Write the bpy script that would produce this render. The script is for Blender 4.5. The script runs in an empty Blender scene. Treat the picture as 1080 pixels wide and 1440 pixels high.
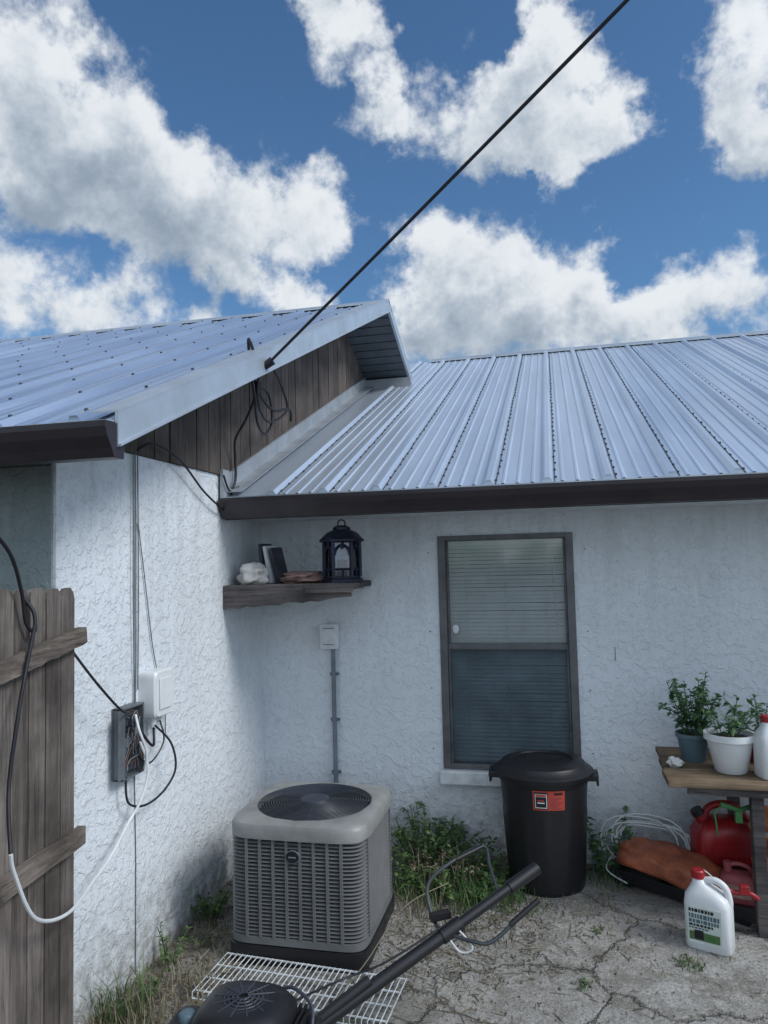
import bpy, bmesh, math, random
from mathutils import Vector, Matrix
R = math.radians
scene = bpy.context.scene

# ------------------------------------------------------------------ helpers
class MB:
    def __init__(s):
        s.v=[]; s.f=[]; s.m=[]
    def add(s, vs, fs, mi=0, M=None):
        o=len(s.v)
        for p in vs:
            p=Vector(p)
            if M is not None: p=M@p
            s.v.append(tuple(p))
        for f in fs:
            s.f.append([i+o for i in f]); s.m.append(mi)
    def box(s,x0,x1,y0,y1,z0,z1,mi=0,M=None):
        vs=[(x0,y0,z0),(x1,y0,z0),(x1,y1,z0),(x0,y1,z0),(x0,y0,z1),(x1,y0,z1),(x1,y1,z1),(x0,y1,z1)]
        fs=[(0,3,2,1),(4,5,6,7),(0,1,5,4),(1,2,6,5),(2,3,7,6),(3,0,4,7)]
        s.add(vs,fs,mi,M)
    def prism_x(s,poly,x0,x1,mi=0):   # poly: (y,z) list
        n=len(poly)
        vs=[(x0,y,z) for y,z in poly]+[(x1,y,z) for y,z in poly]
        fs=[tuple(range(n))[::-1],tuple(range(n,2*n))]
        for i in range(n):
            j=(i+1)%n
            fs.append((i,j,j+n,i+n))
        s.add(vs,fs,mi)
    def loft(s,rings,mi=0,cap0=True,cap1=True,M=None):
        n=len(rings[0]); vs=[p for r in rings for p in r]; fs=[]
        for k in range(len(rings)-1):
            a=k*n;b=(k+1)*n
            for i in range(n):
                j=(i+1)%n
                fs.append((a+i,a+j,b+j,b+i))
        if cap0: fs.append(tuple(range(n))[::-1])
        if cap1: fs.append(tuple(range((len(rings)-1)*n,len(rings)*n)))
        s.add(vs,fs,mi,M)
    def lathe(s,prof,cx,cy,cz=0,mi=0,N=32,cap0=True,cap1=True,M=None):
        rings=[[(cx+r*math.cos(2*math.pi*i/N),cy+r*math.sin(2*math.pi*i/N),cz+z) for i in range(N)] for r,z in prof]
        s.loft(rings,mi,cap0,cap1,M)
    def tube(s,pts,r,mi=0,N=8,closed=False,smooth=0,M=None):
        pts=[Vector(p) for p in pts]
        if smooth: pts=catmull(pts,smooth,closed)
        n=len(pts); rings=[]; nrm=None
        for i,p in enumerate(pts):
            if closed: t=(pts[(i+1)%n]-pts[i-1])
            else: t=pts[min(i+1,n-1)]-pts[max(i-1,0)]
            if t.length<1e-9: t=Vector((0,0,1))
            t.normalize()
            if nrm is None:
                nrm=t.cross(Vector((0,0,1)))
                if nrm.length<.05: nrm=t.cross(Vector((1,0,0)))
                nrm.normalize()
            else:
                nrm=(nrm-t*nrm.dot(t)); nrm.normalize()
            b=t.cross(nrm)
            rr=r[i] if isinstance(r,(list,tuple)) and len(r)==n else (r if not isinstance(r,(list,tuple)) else r[0])
            rings.append([tuple(p+(nrm*math.cos(2*math.pi*k/N)+b*math.sin(2*math.pi*k/N))*rr) for k in range(N)])
        if closed: rings.append(rings[0]); s.loft(rings,mi,False,False,M)
        else: s.loft(rings,mi,True,True,M)
    def obj(s,name,mats,parent=None,smooth=None,bevel=0,seg=2):
        me=bpy.data.meshes.new(name); me.from_pydata(s.v,[],s.f)
        if not isinstance(mats,(list,tuple)): mats=[mats]
        for m in mats: me.materials.append(m)
        me.polygons.foreach_set("material_index",s.m)
        me.update()
        ob=bpy.data.objects.new(name,me); scene.collection.objects.link(ob)
        bm=bmesh.new(); bm.from_mesh(me); bmesh.ops.recalc_face_normals(bm,faces=bm.faces); bm.to_mesh(me); bm.free()
        if smooth:
            me.shade_smooth(); me.set_sharp_from_angle(angle=R(smooth))
        if bevel:
            b=ob.modifiers.new("bev","BEVEL"); b.width=bevel; b.segments=seg; b.limit_method='ANGLE'; b.angle_limit=R(35)
        if parent: ob.parent=parent
        return ob

def catmull(p,k,closed=False):
    out=[]; n=len(p)
    rng=range(n) if closed else range(n-1)
    for i in rng:
        p1=p[i]; p2=p[(i+1)%n]
        p0=p[i-1] if (closed or i>0) else p1
        p3=p[(i+2)%n] if (closed or i+2<n) else p2
        for j in range(k):
            t=j/k
            out.append(0.5*((2*p1)+(-p0+p2)*t+(2*p0-5*p1+4*p2-p3)*t*t+(-p0+3*p1-3*p2+p3)*t**3))
    if not closed: out.append(p[-1])
    return out

def se_ring(cx,cy,z,hx,hy,e=4,N=48,rot=0):
    out=[]
    for i in range(N):
        a=2*math.pi*i/N; c=math.cos(a); s_=math.sin(a)
        x=hx*math.copysign(abs(c)**(2/e),c); y=hy*math.copysign(abs(s_)**(2/e),s_)
        if rot: x,y=x*math.cos(rot)-y*math.sin(rot),x*math.sin(rot)+y*math.cos(rot)
        out.append((cx+x,cy+y,z))
    return out

def empty(name):
    e=bpy.data.objects.new(name,None); scene.collection.objects.link(e); e.empty_display_size=.1; return e

# ------------------------------------------------------------------ materials
def new_mat(name):
    m=bpy.data.materials.new(name); m.use_nodes=True
    nt=m.node_tree; b=nt.nodes["Principled BSDF"]; return m,nt,b
def N_(nt,t,**k):
    n=nt.nodes.new(t)
    for a,v in k.items(): setattr(n,a,v)
    return n
def ramp(nt,fac,stops,interp='LINEAR'):
    r=N_(nt,'ShaderNodeValToRGB'); r.color_ramp.interpolation=interp
    el=r.color_ramp.elements
    while len(el)<len(stops): el.new(.5)
    for e,(p,c) in zip(el,stops):
        e.position=p; e.color=(c[0],c[1],c[2],1) if isinstance(c,(tuple,list)) else (c,c,c,1)
    nt.links.new(fac,r.inputs[0]); return r.outputs[0]
def coords(nt,scale=(1,1,1),kind='Object'):
    tc=N_(nt,'ShaderNodeTexCoord'); mp=N_(nt,'ShaderNodeMapping'); mp.inputs['Scale'].default_value=scale
    nt.links.new(tc.outputs[kind],mp.inputs[0]); return mp.outputs[0]
def noise(nt,vec,scale,detail=4,rough=.55,dist=0):
    n=N_(nt,'ShaderNodeTexNoise'); n.inputs['Scale'].default_value=scale; n.inputs['Detail'].default_value=detail
    n.inputs['Roughness'].default_value=rough; n.inputs['Distortion'].default_value=dist
    nt.links.new(vec,n.inputs['Vector']); return n.outputs['Fac']
def mixc(nt,fac,a,b,mode='MIX'):
    n=N_(nt,'ShaderNodeMix',data_type='RGBA',blend_type=mode)
    for s_,v in ((0,fac),(6,a),(7,b)):
        if hasattr(v,'links') : nt.links.new(v,n.inputs[s_])
        elif isinstance(v,(tuple,list)): n.inputs[s_].default_value=(*v,1)
        else: n.inputs[s_].default_value=v
    return n.outputs[2]
def bump(nt,b,h,strength=.3,dist=.01):
    n=N_(nt,'ShaderNodeBump'); n.inputs['Strength'].default_value=strength; n.inputs['Distance'].default_value=dist
    nt.links.new(h,n.inputs['Height']); nt.links.new(n.outputs[0],b.inputs['Normal']); return n
def math_(nt,op,a,b=0,clamp=False):
    n=N_(nt,'ShaderNodeMath',operation=op,use_clamp=clamp)
    for i,v in ((0,a),(1,b)):
        if hasattr(v,'links'): nt.links.new(v,n.inputs[i])
        else: n.inputs[i].default_value=v
    return n.outputs[0]
def simple(name,c1,c2=None,rough=.6,metal=0,scale=8,stretch=(1,1,1),bs=0,bscale=40,spec=.5):
    m,nt,b=new_mat(name)
    if c2 is None: c2=tuple(x*.75 for x in c1)
    v=coords(nt,stretch); f=noise(nt,v,scale,4,.6)
    nt.links.new(ramp(nt,f,[(.35,c1),(.68,c2)]),b.inputs['Base Color'])
    b.inputs['Metallic'].default_value=metal
    b.inputs['Specular IOR Level'].default_value=spec
    nt.links.new(ramp(nt,f,[(.3,max(rough-.1,0)),(.7,min(rough+.12,1))]),b.inputs['Roughness'])
    if bs: bump(nt,b,noise(nt,v,bscale,4),bs,.01)
    return m

def stucco(name,c_hi,c_lo):
    m,nt,b=new_mat(name); v=coords(nt)
    big=noise(nt,v,1.3,5,.65); fine=noise(nt,v,16,5,.65)
    col=ramp(nt,big,[(.3,c_hi),(.75,c_lo)])
    col=mixc(nt,ramp(nt,fine,[(.53,0.0),(.8,.38)]),col,(.40,.42,.43))
    sep=N_(nt,'ShaderNodeSeparateXYZ'); nt.links.new(v,sep.inputs[0])
    vs=coords(nt,(9,9,.8)); st=noise(nt,vs,1.2,5,.65)
    low=N_(nt,'ShaderNodeMapRange'); nt.links.new(sep.outputs[2],low.inputs[0]); low.inputs[1].default_value=.5; low.inputs[2].default_value=0.0
    g=math_(nt,'MULTIPLY',low.outputs[0],ramp(nt,fine,[(.35,.15),(.60,1.0)]))
    col=mixc(nt,math_(nt,'MULTIPLY',g,.85),col,(.19,.175,.14))
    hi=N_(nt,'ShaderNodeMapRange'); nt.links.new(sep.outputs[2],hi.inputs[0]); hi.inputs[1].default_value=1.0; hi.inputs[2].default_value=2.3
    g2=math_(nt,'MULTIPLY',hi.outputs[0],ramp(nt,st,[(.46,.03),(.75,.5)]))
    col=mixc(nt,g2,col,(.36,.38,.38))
    nt.links.new(col,b.inputs['Base Color']); b.inputs['Roughness'].default_value=.85
    b.inputs['Specular IOR Level'].default_value=.2
    kd=ramp(nt,noise(nt,v,22,4,.6,.3),[(.48,0.0),(.58,1.0)])
    h=math_(nt,'ADD',math_(nt,'MULTIPLY',kd,.75),math_(nt,'MULTIPLY',noise(nt,v,90,3),.8))
    bump(nt,b,h,.75,.006)
    return m
M_stucco=stucco("white_stucco",(.76,.81,.86),(.66,.71,.76))
M_stucco2=stucco("shaded_stucco",(.24,.285,.29),(.19,.23,.235))  # darker grey-green base colour paints in the shade beneath the left eave

def wood(name,c1,c2,c3,axis='z',rough=.85):
    m,nt,b=new_mat(name)
    sc={'z':(16,16,.8),'x':(.8,16,16),'y':(16,.8,16)}[axis]
    v=coords(nt,sc); n1=noise(nt,v,3.0,7,.75,.5); n2=noise(nt,coords(nt),4.2,4)
    col=ramp(nt,n1,[(.30,c3),(.44,c2),(.68,c1)])
    col=mixc(nt,ramp(nt,n2,[(.4,0.0),(.68,.7)]),col,c3)
    g=N_(nt,'ShaderNodeNewGeometry')
    col=mixc(nt,math_(nt,'MULTIPLY',g.outputs['Random Per Island'],.4),col,c3)
    nt.links.new(col,b.inputs['Base Color']); b.inputs['Roughness'].default_value=rough
    b.inputs['Specular IOR Level'].default_value=.2
    bump(nt,b,n1,1.0,.010); return m
M_fence=wood("weathered_fence_wood",(.36,.315,.29),(.19,.165,.15),(.045,.038,.034))
M_rail=wood("weathered_rail_wood",(.36,.31,.27),(.19,.16,.14),(.05,.042,.036),'y')
M_siding=wood("weathered_siding",(.19,.165,.15),(.12,.10,.09),(.05,.043,.04))
M_shelf=wood("shelf_wood",(.28,.25,.24),(.13,.118,.118),(.035,.032,.034),'x')
M_table=wood("table_wood",(.42,.32,.21),(.21,.15,.095),(.045,.035,.028),'x')

def roofmetal(name,base,metal,r0,r1):
    m,nt,b=new_mat(name)
    st=noise(nt,coords(nt,(5,.3,.3)),2.0,5,.6); bl=noise(nt,coords(nt),.9,5,.65)
    col=ramp(nt,st,[(.3,tuple(x*.84 for x in base)),(.7,base)])
    col=mixc(nt,ramp(nt,bl,[(.4,0.0),(.75,.3)]),col,tuple(x*.75 for x in base))
    nt.links.new(col,b.inputs['Base Color']); b.inputs['Metallic'].default_value=metal
    nt.links.new(ramp(nt,st,[(.3,r0),(.7,r1)]),b.inputs['Roughness'])
    bump(nt,b,bl,.15,.02); return m
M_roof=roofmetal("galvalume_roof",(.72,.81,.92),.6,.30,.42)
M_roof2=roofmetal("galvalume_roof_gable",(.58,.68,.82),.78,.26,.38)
M_trim=simple("galvanised_trim",(.52,.58,.64),(.40,.45,.50),.42,.5,4)
M_flash=simple("flashing_metal",(.46,.50,.54),(.32,.35,.38),.5,.5,5)
M_gutter=simple("dark_bronze_gutter",(.030,.023,.029),(.018,.014,.019),.42,0,5)
M_soffit=simple("soffit_grey",(.09,.108,.13),(.07,.085,.10),.7)
M_screw=simple("screw_dark",(.045,.055,.07),(.03,.035,.045),.5,.3)
M_black=simple("black_plastic",(.014,.015,.018),(.010,.010,.013),.42)
M_blackr=simple("black_rubber",(.012,.013,.02),(.009,.009,.012),.55)
M_dark=simple("dark_void",(.012,.013,.015),(.008,.008,.009),.9)
M_white=simple("white_paint",(.70,.74,.78),(.50,.54,.56),.5,0,14)
M_whitepl=simple("white_plastic",(.74,.77,.79),(.66,.69,.70),.35)
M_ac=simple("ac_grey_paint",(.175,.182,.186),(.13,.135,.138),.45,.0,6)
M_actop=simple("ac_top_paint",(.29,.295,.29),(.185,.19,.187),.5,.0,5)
M_frame=simple("bronze_window_frame",(.14,.145,.155),(.085,.088,.095),.45,.2)
M_blind=simple("blind_slats",(.76,.80,.80),(.64,.68,.68),.55)
M_conduit=simple("grey_conduit",(.18,.22,.26),(.13,.155,.18),.5)
M_wirec=simple("thin_grey_wire",(.16,.18,.20),(.10,.11,.12),.5)
M_boxgrey=simple("grey_box",(.17,.19,.21),(.10,.11,.12),.5,.3)
M_bar=simple("handlebar_metal",(.07,.08,.09),(.04,.045,.05),.4,.4)
M_red=simple("red_plastic",(.34,.016,.02),(.22,.012,.016),.38)
M_pink=simple("faded_red_plastic",(.36,.09,.10),(.22,.045,.055),.5)
M_orange=simple("orange_bag",(.40,.115,.05),(.20,.055,.028),.55,0,14,bs=.6,bscale=22)
M_terra=simple("terracotta",(.50,.20,.09),(.35,.12,.05),.75)
M_label=simple("label_orange_red",(.55,.075,.05),(.44,.058,.04),.45)
M_green=simple("green_plastic",(.05,.22,.06),(.03,.13,.04),.5)
M_potblue=simple("blue_grey_pot",(.10,.16,.20),(.07,.12,.14),.5)
M_soil=simple("soil",(.05,.035,.025),(.02,.015,.012),.95,0,30,bs=.8)
M_blue=simple("lantern_black_blue",(.010,.018,.045),(.008,.010,.018),.4,.4)
M_shell=simple("shell_white",(.66,.66,.64),(.45,.44,.42),.6,0,12,bs=.5,bscale=18)
M_shellp=simple("shell_pink",(.34,.22,.2),(.20,.12,.10),.6,0,14,bs=.6,bscale=18)
M_copper=simple("copper_wire",(.22,.09,.05),(.12,.07,.04),.5)
M_slate=simple("dark_slat",(.05,.06,.08),(.03,.035,.05),.5)

def leafmat(name,c1,c2,c3):
    m,nt,b=new_mat(name); g=N_(nt,'ShaderNodeNewGeometry')
    nt.links.new(ramp(nt,g.outputs['Random Per Island'],[(0,c1),(.55,c2),(1,c3)]),b.inputs['Base Color'])
    b.inputs['Roughness'].default_value=.55
    tr=N_(nt,'ShaderNodeBsdfTranslucent'); tr.inputs[0].default_value=(*c2,1)
    mx=N_(nt,'ShaderNodeMixShader'); mx.inputs[0].default_value=.25
    out=nt.nodes['Material Output']
    nt.links.new(b.outputs[0],mx.inputs[1]); nt.links.new(tr.outputs[0],mx.inputs[2]); nt.links.new(mx.outputs[0],out.inputs[0])
    return m
M_leaf=leafmat("weed_leaf",(.04,.095,.028),(.08,.155,.045),(.15,.23,.08))
M_leaf2=leafmat("pot_leaf",(.025,.075,.038),(.06,.14,.055),(.13,.23,.09))
M_dry=leafmat("dry_stems",(.16,.13,.08),(.24,.21,.14),(.32,.30,.22))
M_chip=leafmat("debris_chips",(.06,.045,.03),(.22,.19,.15),(.45,.43,.4))

def glass(name,tint,refl):
    m=bpy.data.materials.new(name); m.use_nodes=True; nt=m.node_tree; nt.nodes.clear()
    o=N_(nt,'ShaderNodeOutputMaterial'); t=N_(nt,'ShaderNodeBsdfTransparent'); t.inputs[0].default_value=(*tint,1)
    g=N_(nt,'ShaderNodeBsdfGlossy'); g.inputs['Roughness'].default_value=.03
    mx=N_(nt,'ShaderNodeMixShader'); fr=N_(nt,'ShaderNodeFresnel'); fr.inputs[0].default_value=1.5
    f=math_(nt,'ADD',fr.outputs[0],refl,True)
    nt.links.new(f,mx.inputs[0]); nt.links.new(t.outputs[0],mx.inputs[1]); nt.links.new(g.outputs[0],mx.inputs[2]); nt.links.new(mx.outputs[0],o.inputs[0])
    return m
M_glass=glass("window_glass",(.84,.87,.88),.05)
M_lglass=glass("lantern_glass",(.5,.6,.7),.06)
def screenmat():
    m=bpy.data.materials.new("insect_screen"); m.use_nodes=True; nt=m.node_tree; nt.nodes.clear()
    o=N_(nt,'ShaderNodeOutputMaterial'); t=N_(nt,'ShaderNodeBsdfTransparent'); d=N_(nt,'ShaderNodeBsdfDiffuse')
    t.inputs[0].default_value=(.74,.81,.86,1)
    d.inputs[0].default_value=(.05,.062,.072,1); mx=N_(nt,'ShaderNodeMixShader')
    f=noise(nt,coords(nt,(1,1,1)),4,4); nt.links.new(ramp(nt,f,[(.3,.36),(.7,.54)]),mx.inputs[0])
    nt.links.new(t.outputs[0],mx.inputs[1]); nt.links.new(d.outputs[0],mx.inputs[2]); nt.links.new(mx.outputs[0],o.inputs[0]); return m
M_screen=screenmat()

def groundmat():
    m,nt,b=new_mat("cracked_concrete"); v=coords(nt)
    nz=N_(nt,'ShaderNodeTexNoise'); nz.inputs['Scale'].default_value=2.6; nz.inputs['Detail'].default_value=6; nz.inputs['Roughness'].default_value=.65; nt.links.new(v,nz.inputs['Vector'])
    off=N_(nt,'ShaderNodeVectorMath',operation='SCALE'); nt.links.new(nz.outputs['Color'],off.inputs[0]); off.inputs['Scale'].default_value=.40
    ad=N_(nt,'ShaderNodeVectorMath',operation='ADD'); nt.links.new(v,ad.inputs[0]); nt.links.new(off.outputs[0],ad.inputs[1])
    def crack(scale,w):
        vo=N_(nt,'ShaderNodeTexVoronoi',feature='DISTANCE_TO_EDGE'); vo.inputs['Scale'].default_value=scale
        nt.links.new(ad.outputs[0],vo.inputs['Vector']); return ramp(nt,vo.outputs['Distance'],[(0,1.0),(w,0.0)]),vo
    c1,vo1=crack(1.6,.024); c2,_=crack(4.1,.012)
    vc=N_(nt,'ShaderNodeTexVoronoi'); vc.inputs['Scale'].default_value=1.6; nt.links.new(ad.outputs[0],vc.inputs['Vector'])
    sepc=N_(nt,'ShaderNodeSeparateColor'); nt.links.new(vc.outputs['Color'],sepc.inputs[0])
    big=noise(nt,v,1.1,7,.7); med=noise(nt,v,6,7,.75); fin=noise(nt,v,70,4,.7)
    brk=ramp(nt,big,[(.48,0.0),(.62,.5)])
    cr=math_(nt,'MAXIMUM',c1,math_(nt,'MULTIPLY',c2,brk))
    col=ramp(nt,big,[(.3,(.26,.255,.235)),(.5,(.41,.40,.38)),(.72,(.52,.515,.495))])
    col=mixc(nt,math_(nt,'MULTIPLY',sepc.outputs[0],.4),col,(.26,.255,.24))
    col=mixc(nt,ramp(nt,med,[(.40,.7),(.55,0.0)]),col,(.19,.18,.155))
    col=mixc(nt,ramp(nt,fin,[(.35,.6),(.58,0.0)]),col,(.13,.125,.11))
    col=mixc(nt,ramp(nt,fin,[(.60,.0),(.75,.45)]),col,(.62,.61,.59))
    sep=N_(nt,'ShaderNodeSeparateXYZ'); nt.links.new(v,sep.inputs[0])
    d1=math_(nt,'ADD',sep.outputs[1],math_(nt,'MULTIPLY',med,.9))
    k=ramp(nt,d1,[(.02,0.0),(.35,1.0)])
    d2=math_(nt,'SUBTRACT',math_(nt,'MULTIPLY',med,.75),math_(nt,'MULTIPLY',sep.outputs[0],.8))
    k2=ramp(nt,d2,[(.0,0.0),(.4,1.0)])
    kk=math_(nt,'MAXIMUM',k,k2,True)
    soil=ramp(nt,noise(nt,v,25,6,.7),[(.3,(.10,.088,.07)),(.7,(.30,.275,.235))])
    col=mixc(nt,math_(nt,'MULTIPLY',kk,.75),col,soil)
    crm=math_(nt,'MULTIPLY',cr,ramp(nt,med,[(.3,.95),(.65,.35)]))
    col=mixc(nt,crm,col,(.075,.068,.056))
    nt.links.new(col,b.inputs['Base Color']); b.inputs['Roughness'].default_value=.9; b.inputs['Specular IOR Level'].default_value=.2
    h=math_(nt,'SUBTRACT',math_(nt,'ADD',math_(nt,'MULTIPLY',med,1.0),math_(nt,'MULTIPLY',fin,.4)),math_(nt,'MULTIPLY',cr,.7))
    bump(nt,b,h,.8,.025); return m
M_ground=groundmat()

# ------------------------------------------------------------------ ground
def gz(x,y):
    z=0.0
    if y>-1.3: z+=.045*min(1,(y+1.3)/1.1)
    z+=.006*math.sin(x*5.1+y*2.3)+.004*math.sin(y*9+x*3)
    return z
xs=[-150,-60,-20,-8]+[-2+i*.12 for i in range(62)]+[8,20,60,150]
ys=[-150,-60,-20,-8]+[-4.5+i*.12 for i in range(42)]+[3,20,60,150]
mb=MB(); vs=[]; fs=[]
for y in ys:
    for x in xs: vs.append((x,y,gz(x,y) if (abs(x)<9 and abs(y)<6) else 0))
nx=len(xs)
for j in range(len(ys)-1):
    for i in range(nx-1): fs.append((j*nx+i,j*nx+i+1,(j+1)*nx+i+1,(j+1)*nx+i))
mb.add(vs,fs); mb.obj("ground",M_ground,smooth=60)

# ------------------------------------------------------------------ house
house=empty("white_stucco_house")
EB_y,EB_z=-.58,2.185           # back wing eave edge (roof surface)
RB_y=4.43
def zb(y): return EB_z+.41*(y-EB_y)
EL_y,EL_z=-2.34,2.285          # left wing eave
AP_y=1.89; AP_z=4.12
SL=(AP_z-EL_z)/(AP_y-EL_y)
def zl(y): return EL_z+SL*(y-EL_y) if y<AP_y else AP_z-SL*(y-AP_y)
RX=.46
WX0,WX1,WZ0,WZ1=1.153,1.958,.545,1.94
mb=MB()
mb.box(0,WX0,0,.2,-.2,2.3); mb.box(WX1,9,0,.2,-.2,2.3); mb.box(WX0,WX1,0,.2,-.2,WZ0); mb.box(WX0,WX1,0,.2,WZ1,2.3)
mb.obj("rear_wing_wall",M_stucco,house)
mb=MB(); mb.box(-.2,0.001,-2.03,.1,-.2,2.31); mb.obj("gable_wall",M_stucco,house)
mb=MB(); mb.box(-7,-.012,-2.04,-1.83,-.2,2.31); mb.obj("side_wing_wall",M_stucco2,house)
mb=MB(); mb.box(8.8,9,.2,8,-.2,2.3); mb.box(-7,-6.8,-1.83,6,-.2,2.3); mb.box(-7,9,8,8.2,-.2,2.3); mb.obj("outer_walls",M_stucco,house)

RH=.026
def profile(x0,x1,sp=.305):
    pts=[(x0,0)]; k=math.ceil((x0+.04)/sp)
    x=k*sp
    while x<x1-.04:
        pts+=[(x-.030,0),(x-.013,RH),(x+.013,RH),(x+.030,0)]
        for q in (.25,.5,.75):
            c=x+sp*q
            if c<x1-.03: pts+=[(c-.012,0),(c-.005,.007),(c+.005,.007),(c+.012,0)]
        x+=sp
    pts.append((x1,0)); return pts
def ribs(x0,x1,sp=.305):
    k=math.ceil((x0+.04)/sp); out=[]; x=k*sp
    while x<x1-.04: out.append(x); x+=sp
    return out
def sheet(mb,x0,x1,ya,za,yb,zb_):
    pr=profile(x0,x1); d=Vector((0,yb-ya,zb_-za)).normalized(); n=Vector((0,-d.z,d.y))
    if n.z<0: n=-n
    vs=[]
    for (x,h) in pr:
        vs.append((x,ya+n.y*h,za+n.z*h)); vs.append((x,yb+n.y*h,zb_+n.z*h))
    fs=[(2*i,2*i+2,2*i+3,2*i+1) for i in range(len(pr)-1)]
    mb.add(vs,fs)
    for x in ribs(x0,x1):
        mb.add([(x-.030,ya,za),(x-.013,ya+n.y*RH,za+n.z*RH),(x+.013,ya+n.y*RH,za+n.z*RH),(x+.030,ya,za)],[(0,1,2,3)])
mb=MB(); sheet(mb,0.01,9.3,EB_y,EB_z,RB_y,zb(RB_y)); sheet(mb,0.01,9.3,9.4,zb(RB_y)-.41*4.97,RB_y,zb(RB_y))
mb.obj("rear_wing_roof",M_roof,house)
mb=MB(); sheet(mb,-7.2,RX,EL_y,EL_z,AP_y,AP_z); sheet(mb,-7.2,RX,5.2,zl(5.2),AP_y,AP_z)
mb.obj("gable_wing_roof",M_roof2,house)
rng=random.Random(4)
def screws(mb,xlist,ya,za,yb,zb_,step,h0=.024,dx=0,r=.0065):
    L=math.hypot(yb-ya,zb_-za); d=Vector((0,(yb-ya)/L,(zb_-za)/L)); n=Vector((0,-d.z,d.y)); X=Vector((1,0,0))
    for x in xlist:
        s_=.06+rng.random()*.03
        while s_<L-.05:
            c=Vector((x+dx+rng.uniform(-.004,.004),ya,za))+d*s_+n*h0
            ring=[c+(X*math.cos(a)+d*math.sin(a))*r for a in [i*math.pi/3 for i in range(6)]]
            top=[p+n*.009-(p-c)*.3 for p in ring]
            mb.add([tuple(p) for p in ring+top],[(i,(i+1)%6,(i+1)%6+6,i+6) for i in range(6)]+[(6,7,8,9,10,11)])
            s_+=step*rng.uniform(.95,1.05)
mb=MB(); screws(mb,ribs(.01,9.3),EB_y,EB_z,RB_y,zb(RB_y),.135,.0,.040,.0075)
screws(mb,ribs(-7.2,RX),EL_y,EL_z,AP_y,AP_z,.42,.024,0,.009)
mb.obj("roof_screws",M_screw,house)
mb=MB()
for x in ribs(.01,9.3):
    d=Vector((0,1,.41)).normalized(); n=Vector((0,-d.z,d.y))
    for xx,w in ((x+.0375,.0022),):
        a=Vector((xx,EB_y,EB_z))+n*.001; b_=Vector((xx,RB_y-.1,zb(RB_y-.1)))+n*.001; t=n*.0035; W=Vector((w,0,0))
        mb.add([a-W,a+W,b_+W,b_-W,a-W+t,a+W+t,b_+W+t,b_-W+t],[(4,5,6,7),(0,1,5,4),(0,4,7,3),(1,2,6,5)])
mb.obj("roof_lap_seams",M_screw,house)
mb=MB()
def cap(mb,x0,x1,y,z,s1,w=.13,t=.034):
    poly=[(y-w,z-w*s1+t-.01),(y,z+t),(y+w,z-w*s1+t-.01),(y+w,z-w*s1+t-.018),(y,z+t-.012),(y-w,z-w*s1+t-.018)]
    mb.prism_x(poly,x0,x1)
cap(mb,.45,9.3,RB_y,zb(RB_y),.41); cap(mb,-7.2,RX+.02,AP_y,AP_z,SL)
mb.obj("ridge_caps",M_trim,house)
mb=MB()
def rake(mb,y0,y1,h0,h1,x0,x1,mi=0):
    mb.prism_x([(y0,zl(y0)+h0),(y1,zl(y1)+h0),(y1,zl(y1)+h1),(y0,zl(y0)+h1)],x0,x1,mi)
for a,b_ in ((EL_y-.01,AP_y),(AP_y,5.1)):
    rake(mb,a,b_,-.078,.030,RX+.002,RX+.014)
    rake(mb,a,b_,.030,.036,RX-.09,RX+.016)
    rake(mb,a,b_,-.086,-.078,RX+.002,RX+.024)
mb.obj("rake_trim",M_trim,house)
mb=MB()
for a,b_ in ((EL_y+.06,AP_y),(AP_y,5.1)):
    rake(mb,a,b_,-.085,-.070,.0,RX)
mb.obj("rake_soffit",M_soffit,house)
mb=MB()
y=AP_y+.06
while y<3.3:
    rake(mb,y,y+.006,-.088,-.0855,.014,RX-.004); y+=.10
mb.obj("soffit_battens",M_dark,house)
mb=MB(); y=-2.04; r2=random.Random(8)
while y<3.4:
    w=.142; y1=y+w-.009; dx=r2.uniform(-.002,.003)
    pts=[(y,2.312),(y1,2.312),(y1,zl(y1)-.09)]
    if y<AP_y<y1: pts.append((AP_y,AP_z-.09))
    pts.append((y,zl(y)-.09))
    if zl(y)-.09>2.33: mb.prism_x(pts,-.015,.014+dx)
    y+=w
mb.prism_x([(-2.03,2.312),(3.6,2.312),(3.6,zl(3.6)-.10),(AP_y,AP_z-.10),(-2.03,zl(-2.03)-.10)],-.03,.003,1)
mb.obj("gable_siding",[M_siding,M_dark],house)
mb=MB()
a=EB_y-.005; b_=3.05
mb.prism_x([(a,zb(a)+.0),(b_,zb(b_)),(b_,zb(b_)+.12),(a,zb(a)+.12)],.02,.028)
mb.prism_x([(a,zb(a)+.028),(b_,zb(b_)+.028),(b_,zb(b_)+.033),(a,zb(a)+.033)],.028,.125)
mb.prism_x([(a,zb(a)+.12),(b_,zb(b_)+.12),(b_,zb(b_)+.128),(a,zb(a)+.128)],.014,.032)
mb.box(.016,.034,a-.05,a+.03,2.14,2.34)
mb.box(.03,.5,2.72,2.74,zb(2.72),zb(2.72)+.10)
mb.obj("wall_flashing",M_flash,house)
mb=MB()
def kgutter(mb,x0,x1,y,z,mi=0):
    outer=[(y,z),(y,z-.115),(y-.055,z-.115),(y-.07,z-.085),(y-.095,z-.05),(y-.105,z-.02),(y-.105,z)]
    inner=[(y-.099,z),(y-.099,z-.02),(y-.089,z-.048),(y-.064,z-.083),(y-.052,z-.108),(y-.006,z-.108),(y-.006,z)]
    mb.prism_x(outer+inner,x0,x1,mi)
    for xx in (x0,x1-.003): mb.prism_x([(yy,zz-.0005) for yy,zz in outer],xx+.0005,xx+.0025,mi)
kgutter(mb,.012,9.35,EB_y+.03,EB_z-.012)
kgutter(mb,-7.2,RX+.01,EL_y+.03,EL_z-.012)
mb.obj("gutters",M_gutter,house,bevel=.003)
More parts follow.
